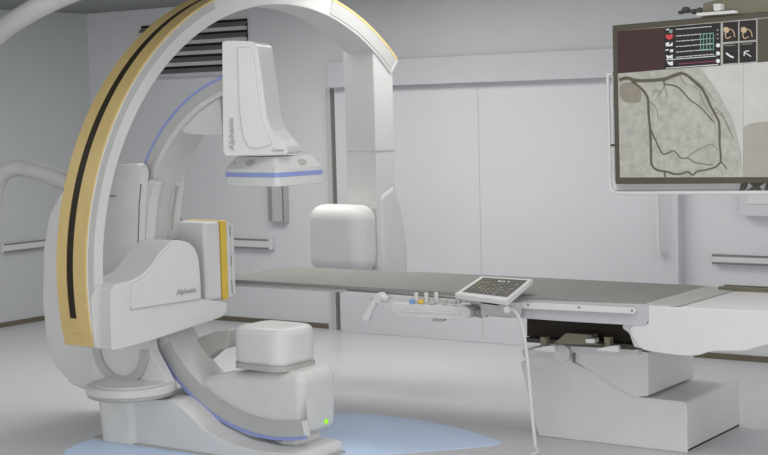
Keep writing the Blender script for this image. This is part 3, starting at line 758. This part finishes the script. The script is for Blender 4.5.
for pts in ([(666,29),(669,28.7),(669,30),(666,30.2)], [(669.5,30),(672.5,29.5),(672,33),(669.5,33)], [(665.5,43),(669,42),(669,45.5),(672.5,42),(672.5,46),(666,46.5)], [(665.5,49.5),(668.5,49),(668.5,50.3),(665.5,50.8)], [(670,49.5),(673,49.3),(673,52),(670,52.3)], [(666,55),(669,56),(672.5,54.5),(672.5,59),(670,58),(667,59)], [(667,61.5),(670,62),(672.8,61),(672.8,65.3),(670.5,65.6),(668,64)]):
    scr('readout_icon', pts, 'scrgreen' if pts[0] == (669.5,30) else 'scrwhite', .0054, sc_)
for ox, fl_ in ((0, 1), (17.5, -1)):
    scr('heart_picture', [(723.5+ox,27.5),(727+ox,27),(729.3+ox,29),(728.5+ox,32),(726+ox,33.5),(723.5+ox,31)], 'scrtan', .0054, sc_)
    ribbon('heart_vessel', [(729+ox,29), (732+ox,30), (734+ox,33), (734.5+ox,37)], .9, 'scrtan', .0055, sc_)
    ribbon('heart_vessel', [(725+ox,33), (725.5+ox,36), (727+ox,38.5), (731+ox,36.5)], .9, 'scrtan', .0055, sc_)
    ribbon('catheter_picture', [(726+ox,53-ox*.05), (730+ox,56-ox*.1), (733.5+ox,57.5-ox*.05)], 1.7-.05*ox, 'scrwhite', .0055, sc_)
    ribbon('caption_line', [(724+ox,45.8-ox*.08), (735+ox,45-ox*.08)], .7, 'mid', .0055, sc_, 1)
ribbon('catheter_picture', [(744,56), (745,51.5), (749,51)], .9, 'scrwhite', .0055, sc_)
# rail around the monitor
rr_ = [Mm(613.5,73.5,.03), Mm(609.8,74.5,.03), Mm(608,78,.03), Mm(609.3,130,.03), Mm(610.3,180,.03), Mm(611,187.5,.03), Mm(613.2,191.2,.03), Mm(617.5,192.8,.03), Mm(640,193,.03), Mm(700,192.6,.03), Mm(768,192.2,.03), Mm(830,191.5,.03)]
tube('frame_rail', [(x, .03, z) for x, z in rr_], .0095, 'white', mo, seg=14)
ribbon2 = [Mm(612.6,76,.03), Mm(612.9,130,.03), Mm(613.8,182,.03)]
tube('inner_rail', [(x, .034, z) for x, z in ribbon2], .004, 'white2', mo)
tube('rail_bracket', [(Mm(609,145.5,.03)[0], .03, Mm(609,145.5,.03)[1]), (Mm(616,145,.03)[0], .03, Mm(616,145,.03)[1])], .006, 'bezel', mo, smooth=False)
prism('lower_panel', Mp([(616,183.5),(830,183),(830,191),(618,191.5)], .04), .036, .044, 'header', mo)
prism('inner_groove', Mp([(615.5,189.9),(830,188.7),(830,190.3),(616.5,191.3)], .03), .028, .035, 'mid', mo)
# logo under the screen
for pts in ([(741,183.4),(747,183.4),(744.2,191.2),(738.5,191.2)], [(745.8,183.4),(748.6,183.4),(752.2,186.6),(745.2,191.2),(743.8,191.2)] ):
    pass
lg = .026
prism('logo_bar', Mp([(741,183.2),(747.2,183.2),(744.6,191),(739,191)], lg), lg, .036, 'dark', mo)
prism('logo_cross', Mp([(749.6,183.2),(764,183.2),(758.2,186.8),(762.6,191),(756.5,191),(754.6,189.7),(752.6,191),(745.6,191),(752.6,186.6)], lg), lg, .036, 'dark', mo)
prism('logo_bar', Mp([(766,183.2),(772.5,183.2),(770,191),(764,191)], lg), lg, .036, 'dark', mo)
# bracket and controls on top of the monitor
prism('top_bracket', fillet(Mp([(701,18.5),(703,3),(716,0),(745,-4),(800,-10),(800,10)], .02), .01, 2), .02, .16, 'olive', mo, bev=.006)
br = Mm(735, -2, .1); zc_ = H
box('ceiling_arm', (br[0]-.06, .05, br[1]), (br[0]+.06, .14, H), 'olive', mo, bev=.01)
prism('handle_bar', fillet(Mp([(697,12.8),(736,10.2),(737,13.2),(698,16.2)], -.02), .004, 2), -.03, .0, 'white', mo, bev=.003)
prism('white_switch', fillet(Mp([(714,4),(721,3.5),(721.5,10.5),(714.8,11.2)], -.01), .003, 2), -.02, .03, 'white', mo, bev=.002)
for px, py, rx, rz in ((681, 12.5, .014, .010), (686, 9.5, .024, .014), (694, 11.5, .016, .014), (699.5, 11, .02, .018)):
    c = Mm(px, py, .03); bm = bmesh.new()
    bmesh.ops.create_uvsphere(bm, u_segments=16, v_segments=10, radius=1, matrix=Matrix.Translation((c[0], .03, c[1]))@Matrix.Diagonal((rx, .02, rz, 1)))
    mesh_obj('grip_knob', put(bm, mo), 'dark', mo)
tube('grip_rod', [(Mm(681, 12.5, .03)[0], .03, Mm(681, 12.5, .03)[1]), (Mm(704, 10, .03)[0], .03, Mm(704, 10, .03)[1])], .007, 'dark', mo, smooth=False)
for o in bpy.data.objects:
    if '_off' in o.keys(): del o['_off']
